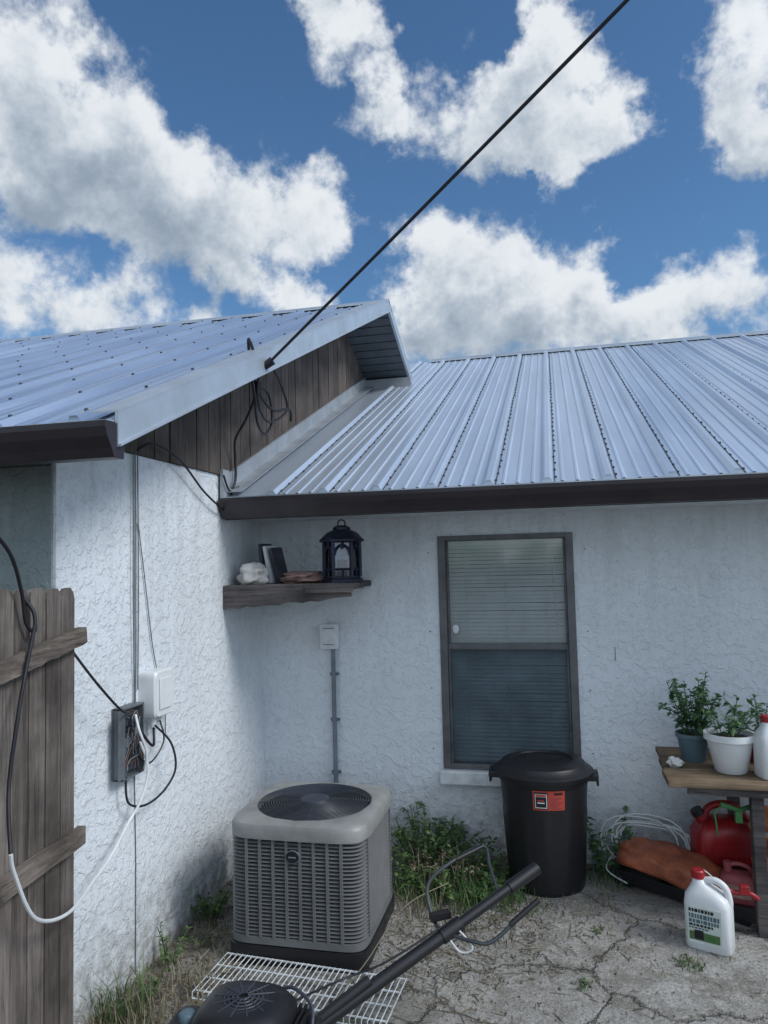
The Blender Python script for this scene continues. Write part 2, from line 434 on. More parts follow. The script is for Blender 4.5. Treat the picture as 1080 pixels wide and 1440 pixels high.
mb=MB()
mb.box(.005,9.3,EB_y+.032,EB_y+.05,EB_z-.13,EB_z-.005); mb.box(-7.2,RX,EL_y+.032,EL_y+.05,EL_z-.10,EL_z-.005)
mb.box(.005,9.3,EB_y+.05,0,EB_z-.12,EB_z-.105,1); mb.box(-7.2,-.02,EL_y+.05,-2.04,EL_z-.09,EL_z-.075,0)
mb.obj("fascia_and_soffit",[M_gutter,M_white],house)
mb=MB()
mb.box(.03,9.3,EB_y-.035,EB_y+.03,EB_z-.008,EB_z-.002); mb.box(-7.2,RX,EL_y-.035,EL_y+.03,EL_z-.008,EL_z-.002)
mb.obj("drip_edge",M_trim,house)

# window
mb=MB(); f=.045; yo=-.012; yi=.06
for (a,b_,c,d) in ((WX0,WX0+f,WZ0,WZ1),(WX1-f,WX1,WZ0,WZ1)):
    mb.box(a,b_,yo,yi,c,d)
mb.box(WX0+f,WX1-f,yo,yi,WZ1-.03,WZ1); mb.box(WX0+f,WX1-f,yo,yi,WZ0,WZ0+.03)
mb.box(WX0+f,WX1-f,.012,.05,1.25,1.285)
for (z0,z1,yy) in ((1.285,WZ1-.03,.03),(WZ0+.03,1.25,.012)):
    mb.box(WX0+f,WX0+f+.014,yy,yy+.02,z0,z1); mb.box(WX1-f-.014,WX1-f,yy,yy+.02,z0,z1)
mb.obj("window_frame",M_frame,house,bevel=.003)
mb=MB(); mb.add([(WX0+f,.041,1.285),(WX1-f,.041,1.285),(WX1-f,.041,WZ1-.03),(WX0+f,.041,WZ1-.03)],[(0,1,2,3)])
mb.add([(WX0+f,.031,WZ0+.03),(WX1-f,.031,WZ0+.03),(WX1-f,.031,1.25),(WX0+f,.031,1.25)],[(0,1,2,3)])
mb.obj("window_glass",M_glass,house)
mb=MB(); mb.add([(WX0+f+.014,.016,WZ0+.03),(WX1-f-.014,.016,WZ0+.03),(WX1-f-.014,.016,1.25),(WX0+f+.014,.016,1.25)],[(0,1,2,3)])
mb.obj("window_screen",M_screen,house)
mb=MB(); z=WZ0+.03; r3=random.Random(2)
while z<WZ1-.05:
    t=R(60+r3.uniform(-5,5)); c=math.cos(t)*.0125; s_=math.sin(t)*.0125
    sag=r3.uniform(-.0025,.0025)
    mb.add([(WX0+.055,.062-c,z-s_),(WX1-.055,.062-c,z-s_+sag),(WX1-.055,.062+c,z+s_+sag),(WX0+.055,.062+c,z+s_)],[(0,1,2,3)])
    z+=.0235
for xx in (WX0+.16,1.555,WX1-.16): mb.box(xx-.0015,xx+.0015,.046,.048,WZ0+.03,WZ1-.04)
mb.box(WX0+.055,WX1-.055,.045,.08,WZ1-.062,WZ1-.034)
mb.tube([(WX1-.125,.045,WZ1-.06),(WX1-.10,.044,1.33)],.003)
mb.obj("window_blinds",M_blind,house)
mb=MB(); mb.box(WX0-.2,WX1+.2,.7,.72,.3,2.2); mb.obj("room_interior",M_boxgrey,house)
mb=MB(); mb.box(WX0-.02,WX1+.02,-.05,-.0015,WZ0-.085,WZ0-.004); mb.obj("window_sill",M_white,house,bevel=.008)
mb=MB(); mb.add([(1.245+.020*math.cos(a),.0385,1.375+.028*math.sin(a)*(1.15 if math.sin(a)<0 else .8)) for a in [i*math.pi/6 for i in range(12)]],[tuple(range(12))]); mb.obj("window_sticker",M_whitepl,house)
mb=MB()
for z in (.66,1.02,1.36,1.84):
    for x in (WX0-.06,WX1+.065): mb.lathe([(.0038,-.003),(.0038,.003)],0,0,0,0,8,M=Matrix.Translation((x,-.001,z))@Matrix.Rotation(R(90),4,'X'))
mb.box(2.168,2.171,-.003,-.0005,1.19,1.27)
mb.obj("shutter_anchors",M_screw,house)

# ------------------------------------------------------------------ junction box & conduit
e=empty("junction_box")
mb=MB(); mb.box(.41,.52,-.06,-.002,1.265,1.41); mb.box(.405,.525,-.068,-.06,1.26,1.415); mb.obj("box",M_white,e,bevel=.004)
mb=MB(); mb.box(.43,.50,-.0715,-.069,1.285,1.29); mb.box(.43,.50,-.0715,-.069,1.385,1.39); mb.obj("cover_ribs",M_conduit,e)
mb=MB(); mb.tube([(.48,-.03,1.27),(.478,-.024,.9),(.482,-.022,.2)],.014)
for z in (1.10,.82,.5): mb.tube([(.48,-.03,z-.008),(.48,-.03,z+.008)],.019); mb.box(.45,.51,-.012,-.002,z-.008,z+.008)
mb.obj("conduit",M_conduit,e,smooth=40)

# ------------------------------------------------------------------ boxes on gable wall
e=empty("telephone_terminal_box")
mb=MB(); y0,y1=-1.67,-1.50
mb.box(.002,.012,y0,y1,.90,1.20); mb.box(.012,.055,y0,y0+.008,.90,1.20); mb.box(.012,.055,y1-.008,y1,.90,1.20)
mb.box(.012,.055,y0,y1,.90,.908); mb.box(.012,.055,y0,y1,1.192,1.20)
mb.box(.055,.061,y0-.035,y0+.012,.91,1.195); mb.obj("housing",M_boxgrey,e,bevel=.002)
mb=MB(); r4=random.Random(5)
for i in range(4): mb.box(.014,.04,y0+.03,y1-.03,.93+i*.063,.963+i*.063)
mb.obj("terminals",M_slate,e)
mb=MB()
for i in range(18):
    p=[(.045+r4.uniform(-.01,.014),r4.uniform(y0+.02,y1-.02),r4.uniform(.92,1.18)) for _ in range(4)]
    mb.tube(p,.002,(0,1,1,2)[i%4],5,smooth=5)
mb.obj("loose_wires",[M_copper,M_conduit,M_blackr],e)
e=empty("utility_meter_box")
mb=MB(); mb.loft([se_ring(0,0,z,hx,hy,8,32) for z,hx,hy in ((0,.085,.105),(.075,.085,.105),(.085,.078,.098))],M=Matrix(((0,0,1,.002),(1,0,0,-1.375),(0,1,0,1.22),(0,0,0,1))))
mb.obj("cover",M_whitepl,e,smooth=30)
mb=MB(); mb.box(.088,.094,-1.43,-1.33,1.15,1.29); mb.tube([(.04,-1.40,1.115),(.04,-1.40,1.06)],.014); mb.tube([(.04,-1.34,1.115),(.04,-1.34,1.08)],.012); mb.obj("panel",M_whitepl,e,bevel=.003,smooth=30)
mb=MB()
mb.tube([(.012,-1.50,2.40),(.008,-1.494,1.8),(.010,-1.50,1.2)],.0032,smooth=6); mb.tube([(.012,-1.480,2.40),(.010,-1.472,1.7),(.010,-1.480,1.25)],.0028,smooth=6)
mb.tube([(.012,-1.515,2.35),(.016,-1.525,1.7),(.010,-1.508,1.2)],.0024,smooth=6)
mb.tube([(.008,-1.47,2.0),(.01,-1.42,1.75),(.010,-1.345,1.4),(.010,-1.25,1.15),(.010,-1.24,1.0)],.0025,smooth=6)
mb.tube([(.005,-1.50,.9),(.005,-1.49,.5),(.005,-1.495,.03)],.0022)
mb.obj("wall_cables",M_wirec)
mb=MB()
mb.tube([(.02,-1.49,2.33),(.05,-1.40,2.37),(.05,-1.15,2.32),(.04,-.9,2.2),(.04,-.72,2.13),(.03,-.60,2.10)],.0055,smooth=8)
mb.tube([(.06,-1.42,1.08),(.09,-1.33,.98),(.10,-1.31,.86),(.08,-1.38,.78),(.07,-1.52,.76),(.05,-1.62,.80),(.05,-1.64,.91)],.005,smooth=8)
mb.tube([(.05,-1.60,1.18),(.12,-1.78,1.22),(.12,-1.95,1.36),(.08,-2.05,1.5)],.005,smooth=8)
mb.tube([(.04,-1.40,1.08),(.07,-1.45,1.0),(.07,-1.52,1.05),(.05,-1.55,1.12)],.006,smooth=8)
mb.tube([(.05,-1.36,1.09),(.08,-1.38,1.0),(.07,-1.48,.93),(.05,-1.55,.98)],.004,smooth=8)
mb.obj("black_cable",M_blackr)
mb=MB()
mb.tube([(.07,-1.56,1.04),(.09,-1.53,.92),(.08,-1.57,.80),(.06,-1.64,.72),(.10,-1.82,.66),(.15,-2.01,.645),(.24,-2.28,.66),(.29,-2.50,.75),(.315,-2.62,.927),(.33,-2.655,1.0)],.006,smooth=10)
mb.tube([(.06,-1.58,1.16),(.09,-1.60,1.10),(.10,-1.56,1.0),(.08,-1.54,.92)],.006,smooth=8)
mb.obj("white_cable",M_whitepl)

# service drop
mb=MB()
A=Vector((.485,-1.06,2.80)); B=Vector((2.15,-1.99,3.67)); D=B-A
pts=[]
for i in range(25):
    t=i/24*6; p=A+D*t; p.z+= -.03*math.sin(min(t,2)/2*math.pi)*.6; pts.append(p)
mb.tube(pts,.0072); mb.obj("service_drop_wire",M_blackr,smooth=60)
mb=MB()
mb.tube([A,(.42,-.98,2.80),(.34,-.86,2.90),(.28,-.74,2.94),(.22,-.62,2.88),(.2,-.45,2.78),(.2,-.25,2.74),(.2,.02,2.80),(.18,.10,2.74)],.009,smooth=8)
mb.tube([(.38,-.92,2.80),(.30,-.75,2.72),(.24,-.55,2.66),(.2,-.3,2.66),(.2,-.02,2.80),(.22,-.25,2.96),(.26,-.6,3.0),(.36,-.9,2.92)],.008,smooth=8)
mb.tube([(.40,-1.0,2.84),(.38,-1.05,2.94),(.32,-.9,2.88),(.26,-.70,2.72),(.22,-.56,2.60),(.2,-.40,2.57),(.18,-.24,2.68),(.2,-.34,2.82),(.24,-.6,2.82)],.008,smooth=8)
mb.tube([(.24,-.60,2.82),(.20,-.58,2.72),(.14,-.56,2.62),(.08,-.56,2.52),(.05,-.50,2.42),(.05,-.50,2.30),(.05,-.56,2.20)],.008,smooth=8)
mb.tube([(.05,-.66,2.30),(.05,-.58,2.22),(.07,-.50,2.25)],.006,smooth=8)
mb.lathe([(.02,-.03),(.022,.03)],0,0,0,0,12,M=Matrix.Translation(tuple(A))@Matrix.Rotation(R(60),4,'Y'))
mb.lathe([(.018,-.03),(.02,.03)],0,0,0,0,12,M=Matrix.Translation((.25,-.62,2.80)))
mb.obj("service_cable_loops",M_blackr,smooth=60)
mb=MB(); pe=A+D*6
mb.tube([(pe.x,pe.y,-.5),(pe.x,pe.y,pe.z+.8)],.14,N=16); mb.box(pe.x-.9,pe.x+.9,pe.y-.05,pe.y+.05,pe.z+.2,pe.z+.3); mb.obj("utility_pole",M_fence,smooth=40)

# ------------------------------------------------------------------ corner shelf
e=empty("corner_shelf")
mb=MB()
mb.box(.004,.76,-.56,-.30,1.645,1.68); mb.box(.004,.73,-.295,-.004,1.645,1.68)
mb.obj("boards",M_shelf,e,bevel=.004)
mb=MB()
n=16; top=[];bot=[]; r5=random.Random(3)
for i in range(n+1):
    x=.004+.755*i/n; top.append((x,1.680+r5.uniform(-.005,.005))); bot.append((x,1.545+.058*i/n+r5.uniform(-.007,.007)))
poly=top+bot[::-1]; m_=len(poly)
vs=[(x,-.585,z) for x,z in poly]+[(x,-.561,z) for x,z in poly]
mb.add(vs,[tuple(range(m_)),tuple(range(m_,2*m_))[::-1]]+[(i,(i+1)%m_,(i+1)%m_+m_,i+m_) for i in range(m_)])
mb.box(.50,.775,-.60,-.586,1.632,1.672); mb.box(.03,.06,-.55,-.02,1.56,1.643)
mb.obj("front_board",M_shelf,e)
e=empty("black_lantern"); lx,ly,lz=.665,-.42,1.682
mb=MB()
def hexr(r,z): return [(lx+r*math.cos(math.pi/3*i+.3),ly+r*math.sin(math.pi/3*i+.3),lz+z) for i in range(6)]
mb.loft([hexr(.118,0),hexr(.118,.018),hexr(.105,.024),hexr(.105,.035)]); mb.loft([hexr(.105,.225),hexr(.128,.232),hexr(.128,.242),hexr(.085,.285),hexr(.05,.30),hexr(.05,.312),hexr(.03,.325)])
for i in range(6):
    a=hexr(.102,.03)[i]; b_=hexr(.102,.23)[i]; mb.tube([a,b_],.011,N=6)
    c=hexr(.102,.03)[(i+1)%6]
    mid=[(a[k]+c[k])/2 for k in range(2)]
    arc=[]
    for k in range(9):
        t=math.pi*k/8; q=.5-.42*math.cos(t); arc.append((a[0]*(1-q)+c[0]*q,a[1]*(1-q)+c[1]*q,lz+.155+.055*math.sin(t)))
    mb.tube(arc,.009,N=5)
    mb.tube([(mid[0],mid[1],lz+.19),(mid[0],mid[1],lz+.23)],.010,N=5)
    mb.tube([(mid[0],mid[1],lz+.03),(mid[0],mid[1],lz+.08)],.008,N=5)
    for zz in (.075,): mb.tube([(a[0],a[1],lz+zz),(c[0],c[1],lz+zz)],.007,N=5)
ring=[(lx+.022*math.cos(t),ly,lz+.335+.022*math.sin(t)) for t in [i*math.pi/8 for i in range(16)]]
mb.tube(ring,.004,closed=True,N=6)
mb.obj("frame",M_blue,e,smooth=30)
mb=MB(); mb.loft([hexr(.094,.035),hexr(.094,.225)],cap0=False,cap1=False); mb.obj("panes",M_lglass,e)
mb=MB(); mb.lathe([(.03,0),(.03,.09),(.005,.095)],lx,ly,lz+.036); mb.obj("candle",M_potblue,e,smooth=40)
from mathutils import noise as mnz
def blob(name,c,s,mat,seed,amp=.25,parent=None):
    bm=bmesh.new(); bmesh.ops.create_icosphere(bm,subdivisions=4,radius=1)
    for v in bm.verts:
        d=v.co.normalized(); k=1+amp*mnz.noise(d*1.8+Vector((seed,0,0)))+amp*.4*mnz.noise(d*5+Vector((0,seed,0)))
        v.co=Vector((d.x*s[0]*k,d.y*s[1]*k,d.z*s[2]*k))+Vector(c)
    me=bpy.data.meshes.new(name); bm.to_mesh(me); bm.free(); me.shade_smooth(); me.materials.append(mat)
    ob=bpy.data.objects.new(name,me); scene.collection.objects.link(ob)
    if parent: ob.parent=parent
    return ob
blob("conch_shell",(.13,-.47,1.735),(.095,.07,.062),M_shell,3,.5)
blob("coral_piece",(.43,-.42,1.712),(.12,.06,.035),M_shellp,9,.7)
e=empty("stacked_slats")
mb=MB()
for i,(x,a) in enumerate(((.17,-4),(.22,-10),(.27,-14))):
    M=Matrix.Translation((x,-.32,1.683))@Matrix.Rotation(R(a),4,'Y')@Matrix.Rotation(R(-12),4,'Z')
    mb.box(-.010,.010,-.06,.06,0,.235-.01*i,i%2,M)
mb.obj("slats",[M_slate,M_whitepl],e,bevel=.003)
mb=MB(); mb.box(.34,.56,-.27,-.14,1.682,1.72); mb.box(.35,.54,-.26,-.15,1.721,1.745,1); mb.obj("old_books",[M_shellp,M_slate],bevel=.004)

# ------------------------------------------------------------------ AC unit
e=empty("air_conditioner_condenser"); ax,ay=.658,-.955; az=.03
hf=.318; EX=9
mb=MB(); mb.loft([se_ring(ax,ay,z,h,h,12,48) for z,h in ((0.0,hf+.01),(az+.055,hf+.01),(az+.06,hf-.01))]); mb.obj("base_pad",M_black,e,smooth=40)
mb=MB(); mb.loft([se_ring(ax,ay,z,hf-.03,hf-.03,EX,64) for z in (az+.05,.60)]); mb.obj("coil_core",M_dark,e,smooth=40)
mb=MB()
z=az+.062
mb.loft([se_ring(ax,ay,zz,h,h,EX,96) for zz,h in ((z,hf-.01),(z,hf+.006),(z+.03,hf+.006),(z+.034,hf-.01))],cap0=False,cap1=False)
z+=.038
nrow=26; ztop=.565; step=(ztop-z)/nrow
for i in range(nrow):
    zz=z+i*step
    mb.loft([se_ring(ax,ay,q,h,h,EX,96) for q,h in ((zz+.001,hf-.022),(zz,hf+.001),(zz+.003,hf+.005),(zz+step*.38,hf+.001),(zz+step*.48,hf-.018))],cap0=False,cap1=False)
nv=10
for i in range(1,nv-1):
    o=-hf+.03+(2*hf-.06)*i/(nv-1)
    w=.0065
    for (x0,x1,y0,y1) in ((ax+o-w,ax+o+w,ay-hf-.007,ay-hf+.02),(ax+o-w,ax+o+w,ay+hf-.02,ay+hf+.007),(ax-hf-.007,ax-hf+.02,ay+o-w,ay+o+w)):
        mb.box(x0,x1,y0,y1,az+.09,.57)
    if i in (1,nv-2): mb.box(ax+hf-.02,ax+hf+.007,ay+o-w,ay+o+w,az+.09,.57)
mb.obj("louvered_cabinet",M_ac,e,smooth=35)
def circ_like(ref,r,z):
    out=[]
    for p in ref:
        a=math.atan2(p[1]-ay,p[0]-ax); out.append((ax+r*math.cos(a),ay+r*math.sin(a),z))
    return out
N0=96
base=se_ring(ax,ay,0,hf,hf,6,N0)
rings=[se_ring(ax,ay,z,h,h,6,N0) for z,h in ((.555,hf-.02),(.555,hf+.016),(.60,hf+.018),(.617,hf+.010),(.625,hf-.008))]
rings+=[circ_like(base,.288,.630),circ_like(base,.280,.626),circ_like(base,.276,.60),circ_like(base,.275,.50)]
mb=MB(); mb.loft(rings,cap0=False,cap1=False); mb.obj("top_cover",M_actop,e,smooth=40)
mb=MB(); mb.lathe([(.276,.50),(.01,.50)],ax,ay,0,0,48,cap0=False); mb.obj("fan_well",M_dark,e)
mb=MB()
for i in range(17):
    r=.075+.202*i/16; zz=.628+.016*(1-(r/.28)**2)
    mb.tube([(ax+r*math.cos(t),ay+r*math.sin(t),zz) for t in [k*2*math.pi/48 for k in range(48)]],.0022,N=5,closed=True)
for k in range(8):
    a=k*math.pi/4+.2
    mb.tube([(ax+r*math.cos(a),ay+r*math.sin(a),.624+.016*(1-(r/.28)**2)) for r in (.05,.12,.19,.28)],.0032,N=5)
mb.lathe([(.07,.63),(.07,.643),(.05,.648),(.01,.649)],ax,ay,0,0,32)
mb.obj("fan_grille",M_slate,e,smooth=50)
mb=MB()
for k in range(3):
    M=Matrix.Translation((ax,ay,.56))@Matrix.Rotation(k*2*math.pi/3,4,'Z')@Matrix.Rotation(R(18),4,'X')
    mb.add([(.04,-.04,0),(.23,-.11,0),(.24,.08,0),(.04,.05,0)],[(0,1,2,3)],0,M)
mb.lathe([(.06,.53),(.06,.58)],ax,ay); mb.obj("fan_blades",M_slate,e)
mb=MB(); Mf=Matrix(((1,0,0,ax-.0),(0,0,-1,ay-hf-.007),(0,1,0,.485),(0,0,0,1)))
mb.loft([se_ring(0,0,z,rx,ry,2,28) for z,rx,ry in ((0,.034,.029),(.006,.034,.029))],1,M=Mf)
mb.loft([se_ring(0,0,z,rx,ry,2,28) for z,rx,ry in ((.006,.031,.026),(.009,.030,.025))],0,M=Mf)
mb.box(-.018,.018,-.003,.003,.009,.0105,1,Mf)
mb.obj("badge",[M_black,M_conduit],e,smooth=40)
mb=MB(); mb.tube([(.48,-.03,.3),(.5,-.12,.16),(.52,-.3,.12),(.55,-.6,.14)],.016,smooth=6); mb.obj("refrigerant_line",M_blackr,e,smooth=60)

# ------------------------------------------------------------------ trash can
e=empty("trash_can"); tx,ty,tz=1.745,-.285,.035
mb=MB(); Nn=96
def ribring(r,z,amp):
    return [(tx+(r+amp*(1 if (i%8) in (0,1,2) else 0))*math.cos(2*math.pi*i/Nn),ty+(r+amp*(1 if (i%8) in (0,1,2) else 0))*math.sin(2*math.pi*i/Nn),tz+z) for i in range(Nn)]
mb.loft([ribring(.190,0,0),ribring(.197,.01,0),ribring(.198,.03,.004),ribring(.222,.40,.004),ribring(.224,.42,0),ribring(.234,.56,0),ribring(.244,.565,0),ribring(.246,.60,0)])
mb.obj("body",M_black,e,smooth=50)
mb=MB(); mb.lathe([(.248,.592),(.264,.590),(.268,.612),(.255,.622),(.240,.628),(.222,.652),(.16,.665),(.155,.657),(.06,.659),(.01,.661)],tx,ty,tz,0,64)
mb.box(tx-.09,tx+.09,ty-.018,ty+.018,tz+.652,tz+.682)
mb.obj("lid",M_black,e,smooth=35)
mb=MB()
for s_ in (-1,1):
    M=Matrix.Translation((tx+s_*.258,ty,tz+.585))
    mb.box(-.035,.03,-.06,.06,-.02,.015,0,M); mb.box(-.006+s_*.026,.006+s_*.026,-.06,.06,-.045,.015,0,M)
mb.obj("handles",M_black,e,bevel=.008,smooth=40)
def patch(mb,a0,a1,z0,z1,off,mi):
    n=10; vs=[]
    for i in range(n+1):
        a=R(a0+(a1-a0)*i/n)
        for z in (z0,z1):
            z=z+.012
            r=.224+(.234-.224)*(z-.42)/.14+off
            vs.append((tx+r*math.cos(a),ty+r*math.sin(a),tz+z))
    mb.add(vs,[(2*i,2*i+2,2*i+3,2*i+1) for i in range(n)],mi)
mb=MB()
patch(mb,-103,-62,.445,.545,.003,0)
patch(mb,-101,-84,.452,.538,.005,2)
patch(mb,-100,-85,.457,.530,.0060,1); patch(mb,-99,-86,.462,.515,.0070,2); patch(mb,-99,-86,.517,.528,.0070,0); patch(mb,-97,-88,.482,.488,.0085,1); patch(mb,-97,-89,.494,.500,.0085,0)
patch(mb,-76,-65,.525,.536,.005,2)
for k,(a0,a1) in enumerate(((-80,-65),(-80,-70),(-80,-66),(-80,-72),(-80,-67))): patch(mb,a0,a1,.454+.013*k,.459+.013*k,.005,3)
mb.obj("label",[M_label,M_whitepl,M_black,M_pink],e)

# ------------------------------------------------------------------ fence
e=empty("wooden_fence")
O=Vector((.155,-2.13,0)); dv=Vector((.1,-1,0)).normalized(); nv_=Vector((1,.1,0)).normalized()
MF=Matrix(((dv.x,nv_.x,0,O.x),(dv.y,nv_.y,0,O.y),(0,0,1,0),(0,0,0,1)))
mb=MB(); r6=random.Random(11); s0=0
while s0<2.4:
    w=.083+r6.uniform(-.006,.008); h=1.73+r6.uniform(-.015,.012); c=.022+r6.uniform(0,.010); z0=.03
    poly=[(s0,z0),(s0+w,z0),(s0+w,h-c*1.4),(s0+w-c*.35,h-c*.5),(s0+w-c*.9,h-.002),(s0+c*.9,h),(s0+c*.3,h-c*.5),(s0,h-c*1.3)]
    j=r6.uniform(-.004,.004); n=len(poly)
    vs=[(a,-.018+j,b_) for a,b_ in poly]+[(a,0+j,b_) for a,b_ in poly]
    mb.add(vs,[tuple(range(n)),tuple(range(n,2*n))[::-1]]+[(i,(i+1)%n,(i+1)%n+n,i+n) for i in range(n)],0,MF)
    s0+=w+.006
mb.obj("pickets",M_fence,e)
mb=MB()
Mt=MF@Matrix.Translation((0,0,1.555))@Matrix.Rotation(R(8),4,'Y')
def rough_rail(x0,x1,z0,z1,M,seed):
    rr=random.Random(seed); n=24; t=[];b=[]
    for i in range(n+1):
        x=x0+(x1-x0)*i/n; t.append((x,z1+rr.uniform(-.003,.003))); b.append((x,z0+rr.uniform(-.003,.003)))
    pl=t+b[::-1]; m_=len(pl)
    mb.add([(x,.006,z) for x,z in pl]+[(x,.036,z) for x,z in pl],[tuple(range(m_)),tuple(range(m_,2*m_))[::-1]]+[(i,(i+1)%m_,(i+1)%m_+m_,i+m_) for i in range(m_)],0,M)
rough_rail(-.022,.75,-.030,.030,Mt,1); rough_rail(-.015,2.4,.82,.88,MF,2); rough_rail(-.025,2.4,.09,.16,MF,3)
mb.obj("rails",M_rail,e)
mb=MB()
def FP(s_,o,z): return tuple(MF@Vector((s_,o,z)))
mb.tube([FP(.60,.06,1.95),FP(.45,.05,1.85),FP(.36,.03,1.73),FP(.32,.02,1.63),FP(.29,.03,1.60),FP(.28,.02,1.66),FP(.29,-.01,1.71)],.006,smooth=8)
mb.tube([FP(.32,.05,1.62),FP(.36,.05,1.5),FP(.42,.06,1.35),FP(.46,.06,1.15),(.33,-2.655,1.0)],.006,smooth=8)
mb.obj("hanging_black_cable",M_blackr,smooth=60)

# ------------------------------------------------------------------ plants
def weed(mb,c,n,h,spread,leaf,rnd,droop=.5,mi_s=0,mi_l=0,lpn=9,wid=.45):
    for i in range(n):
        a=rnd.uniform(0,2*math.pi); r=spread*.35*math.sqrt(rnd.random()); p=Vector((c[0]+r*math.cos(a),c[1]+r*math.sin(a),c[2]))
        a2=a+rnd.uniform(-.6,.6); lean=rnd.uniform(.1,1)*spread; hh=h*rnd.uniform(.5,1.0)
        pts=[]; K=6
        for k in range(K+1):
            t=k/K; z=hh*(t-droop*.6*t*t*rnd.uniform(.9,1.1))
            q=p+Vector((math.cos(a2)*lean*t**1.3,math.sin(a2)*lean*t**1.3,z)); q.y=min(q.y,-.012); pts.append(q)
        mb.tube(pts,.0022,mi_s,3)
        for q in range(lpn):
            t=rnd.uniform(.2,1)*K; k=min(int(t),K-1); b0=pts[k].lerp(pts[k+1],t-k)
            d=Vector((rnd.uniform(-1,1),rnd.uniform(-1,1),rnd.uniform(-.3,.7))).normalized(); L=leaf*rnd.uniform(.5,1.2)
            s_=d.cross(Vector((rnd.uniform(-.4,.4),rnd.uniform(-.4,.4),1))).normalized()*L*wid*.5
            up=Vector((0,0,-.25*L)); md=b0+d*L*.45+Vector((0,0,.06*L))
            tip=b0+d*L+up
            mb.add([b0,md+s_-Vector((0,0,.08*L)),tip,md-s_-Vector((0,0,.08*L)),md],[(0,1,4),(1,2,4),(2,3,4),(3,0,4)],mi_l)
def grass(mb,c,n,h,spread,rnd,mi=0):
    for i in range(n):
        a=rnd.uniform(0,6.28); r=spread*math.sqrt(rnd.random()); p=Vector((c[0]+r*math.cos(a),c[1]+r*math.sin(a),c[2]))
        a2=rnd.uniform(0,6.28); L=h*rnd.uniform(.4,1); d=Vector((math.cos(a2),math.sin(a2),0)); s_=Vector((-d.y,d.x,0))*.0028
        ln=L*rnd.uniform(.2,.8)
        p1=p+d*ln*.35+Vector((0,0,L*.6)); p2=p+d*ln+Vector((0,0,L*rnd.uniform(.7,1)))
        mb.add([p-s_,p+s_,p1+s_*.8,p1-s_*.8,p2],[(0,1,2,3),(3,2,4)],mi)
rn=random.Random(21)
mb=MB()
for (x,y,n,h,sp) in ((1.06,-.26,28,.46,.24),(1.20,-.22,24,.44,.22),(1.33,-.26,22,.36,.22),(1.12,-.48,20,.26,.2),(1.48,-.3,16,.22,.2),(1.02,-.16,18,.52,.2),(1.30,-.52,18,.16,.22),(1.5,-.5,14,.12,.16)):
    weed(mb,(x,y,.03),n,h,sp,.040,rn,.6,0,0,16,.5)
for (x,y,n,h,sp) in ((1.1,-.35,14,.38,.25),(1.3,-.4,12,.30,.25)): weed(mb,(x,y,.03),n,h,sp,.03,rn,.7,1,1,8,.4)
grass(mb,(1.2,-.45,.03),420,.15,.28,rn); grass(mb,(1.45,-.45,.03),300,.12,.24,rn); grass(mb,(1.15,-.6,.02),160,.12,.2,rn,1)
grass(mb,(1.15,-.35,.03),110,.30,.22,rn,1); grass(mb,(1.95,-.45,.03),90,.05,.15,rn,1)
mb.obj("weed_patch",[M_leaf,M_dry])
mb=MB()
weed(mb,(2.08,-.14,.04),14,.40,.16,.06,rn,.3,0,0,10,.6); grass(mb,(2.08,-.2,.03),120,.12,.15,rn)
mb.obj("seedling_weed",[M_leaf2])
mb=MB()
grass(mb,(.12,-1.78,0),90,.24,.10,rn); grass(mb,(.20,-1.90,0),200,.2,.16,rn,1); weed(mb,(.14,-1.62,0),10,.18,.1,.03,rn,.4,1,0,8)
weed(mb,(.08,-.93,.02),18,.14,.10,.034,rn,.4,0,0,14); weed(mb,(.10,-1.38,0),10,.2,.1,.03,rn,.3,0,0,8); weed(mb,(.16,-1.2,0),8,.12,.12,.025,rn,.5,1,0,7)
grass(mb,(.2,-1.3,0),320,.07,.3,rn,1); grass(mb,(.1,-.9,0),50,.06,.12,rn); grass(mb,(.25,-1.65,0),260,.09,.25,rn,1)
weed(mb,(.25,-1.55,0),12,.10,.25,.02,rn,.6,1,1,6)
mb.obj("wall_weeds",[M_leaf,M_dry])
mb=MB()
for (x,y,s_,n) in ((2.36,-.95,.07,60),(1.62,-.55,.15,120),(1.35,-.75,.12,60),(2.0,-.75,.05,14),(1.9,-1.2,.05,16),(1.0,-1.62,.1,30)):
    grass(mb,(x,y,gz(x,y)),n,.028,s_,rn,0); weed(mb,(x,y,gz(x,y)),6,.025,s_,.016,rn,.4,1,0,8)
mb.obj("crack_grass",[M_leaf,M_dry])
mb=MB()
for i in range(4600):
    if i<1500: x=rn.gauss(.25,.25); y=rn.uniform(-2.2,-.3)
    elif i<2800: x=rn.gauss(1.35,.35); y=rn.gauss(-.6,.22)
    elif i<3500: x=rn.gauss(1.25,.25); y=rn.gauss(-1.15,.2)
    else: x=rn.uniform(0,3.2); y=rn.uniform(-2.2,-.1)
    if x<.01: x=abs(x)+.01
    if y>-.01: continue
    z=gz(x,y)+.003; a=rn.uniform(0,6.28); L=rn.uniform(.005,.035)*(1 if rn.random()<.85 else 2); w=rn.uniform(.0008,.0022)
    if i%2==0: L=rn.uniform(.002,.006); w=L*.8
    d=Vector((math.cos(a),math.sin(a),rn.uniform(-.05,.12)))*L; s_=Vector((-math.sin(a),math.cos(a),0))*w; p=Vector((x,y,z))
    mb.add([p-d+s_,p-d-s_,p+d-s_,p+d+s_,p+Vector((0,0,w*1.5+.001))],[(0,1,4),(1,2,4),(2,3,4),(3,0,4)],rn.choice((0,0,1)) if i%2 else 1)
mb.obj("ground_debris",[M_dry,M_chip])

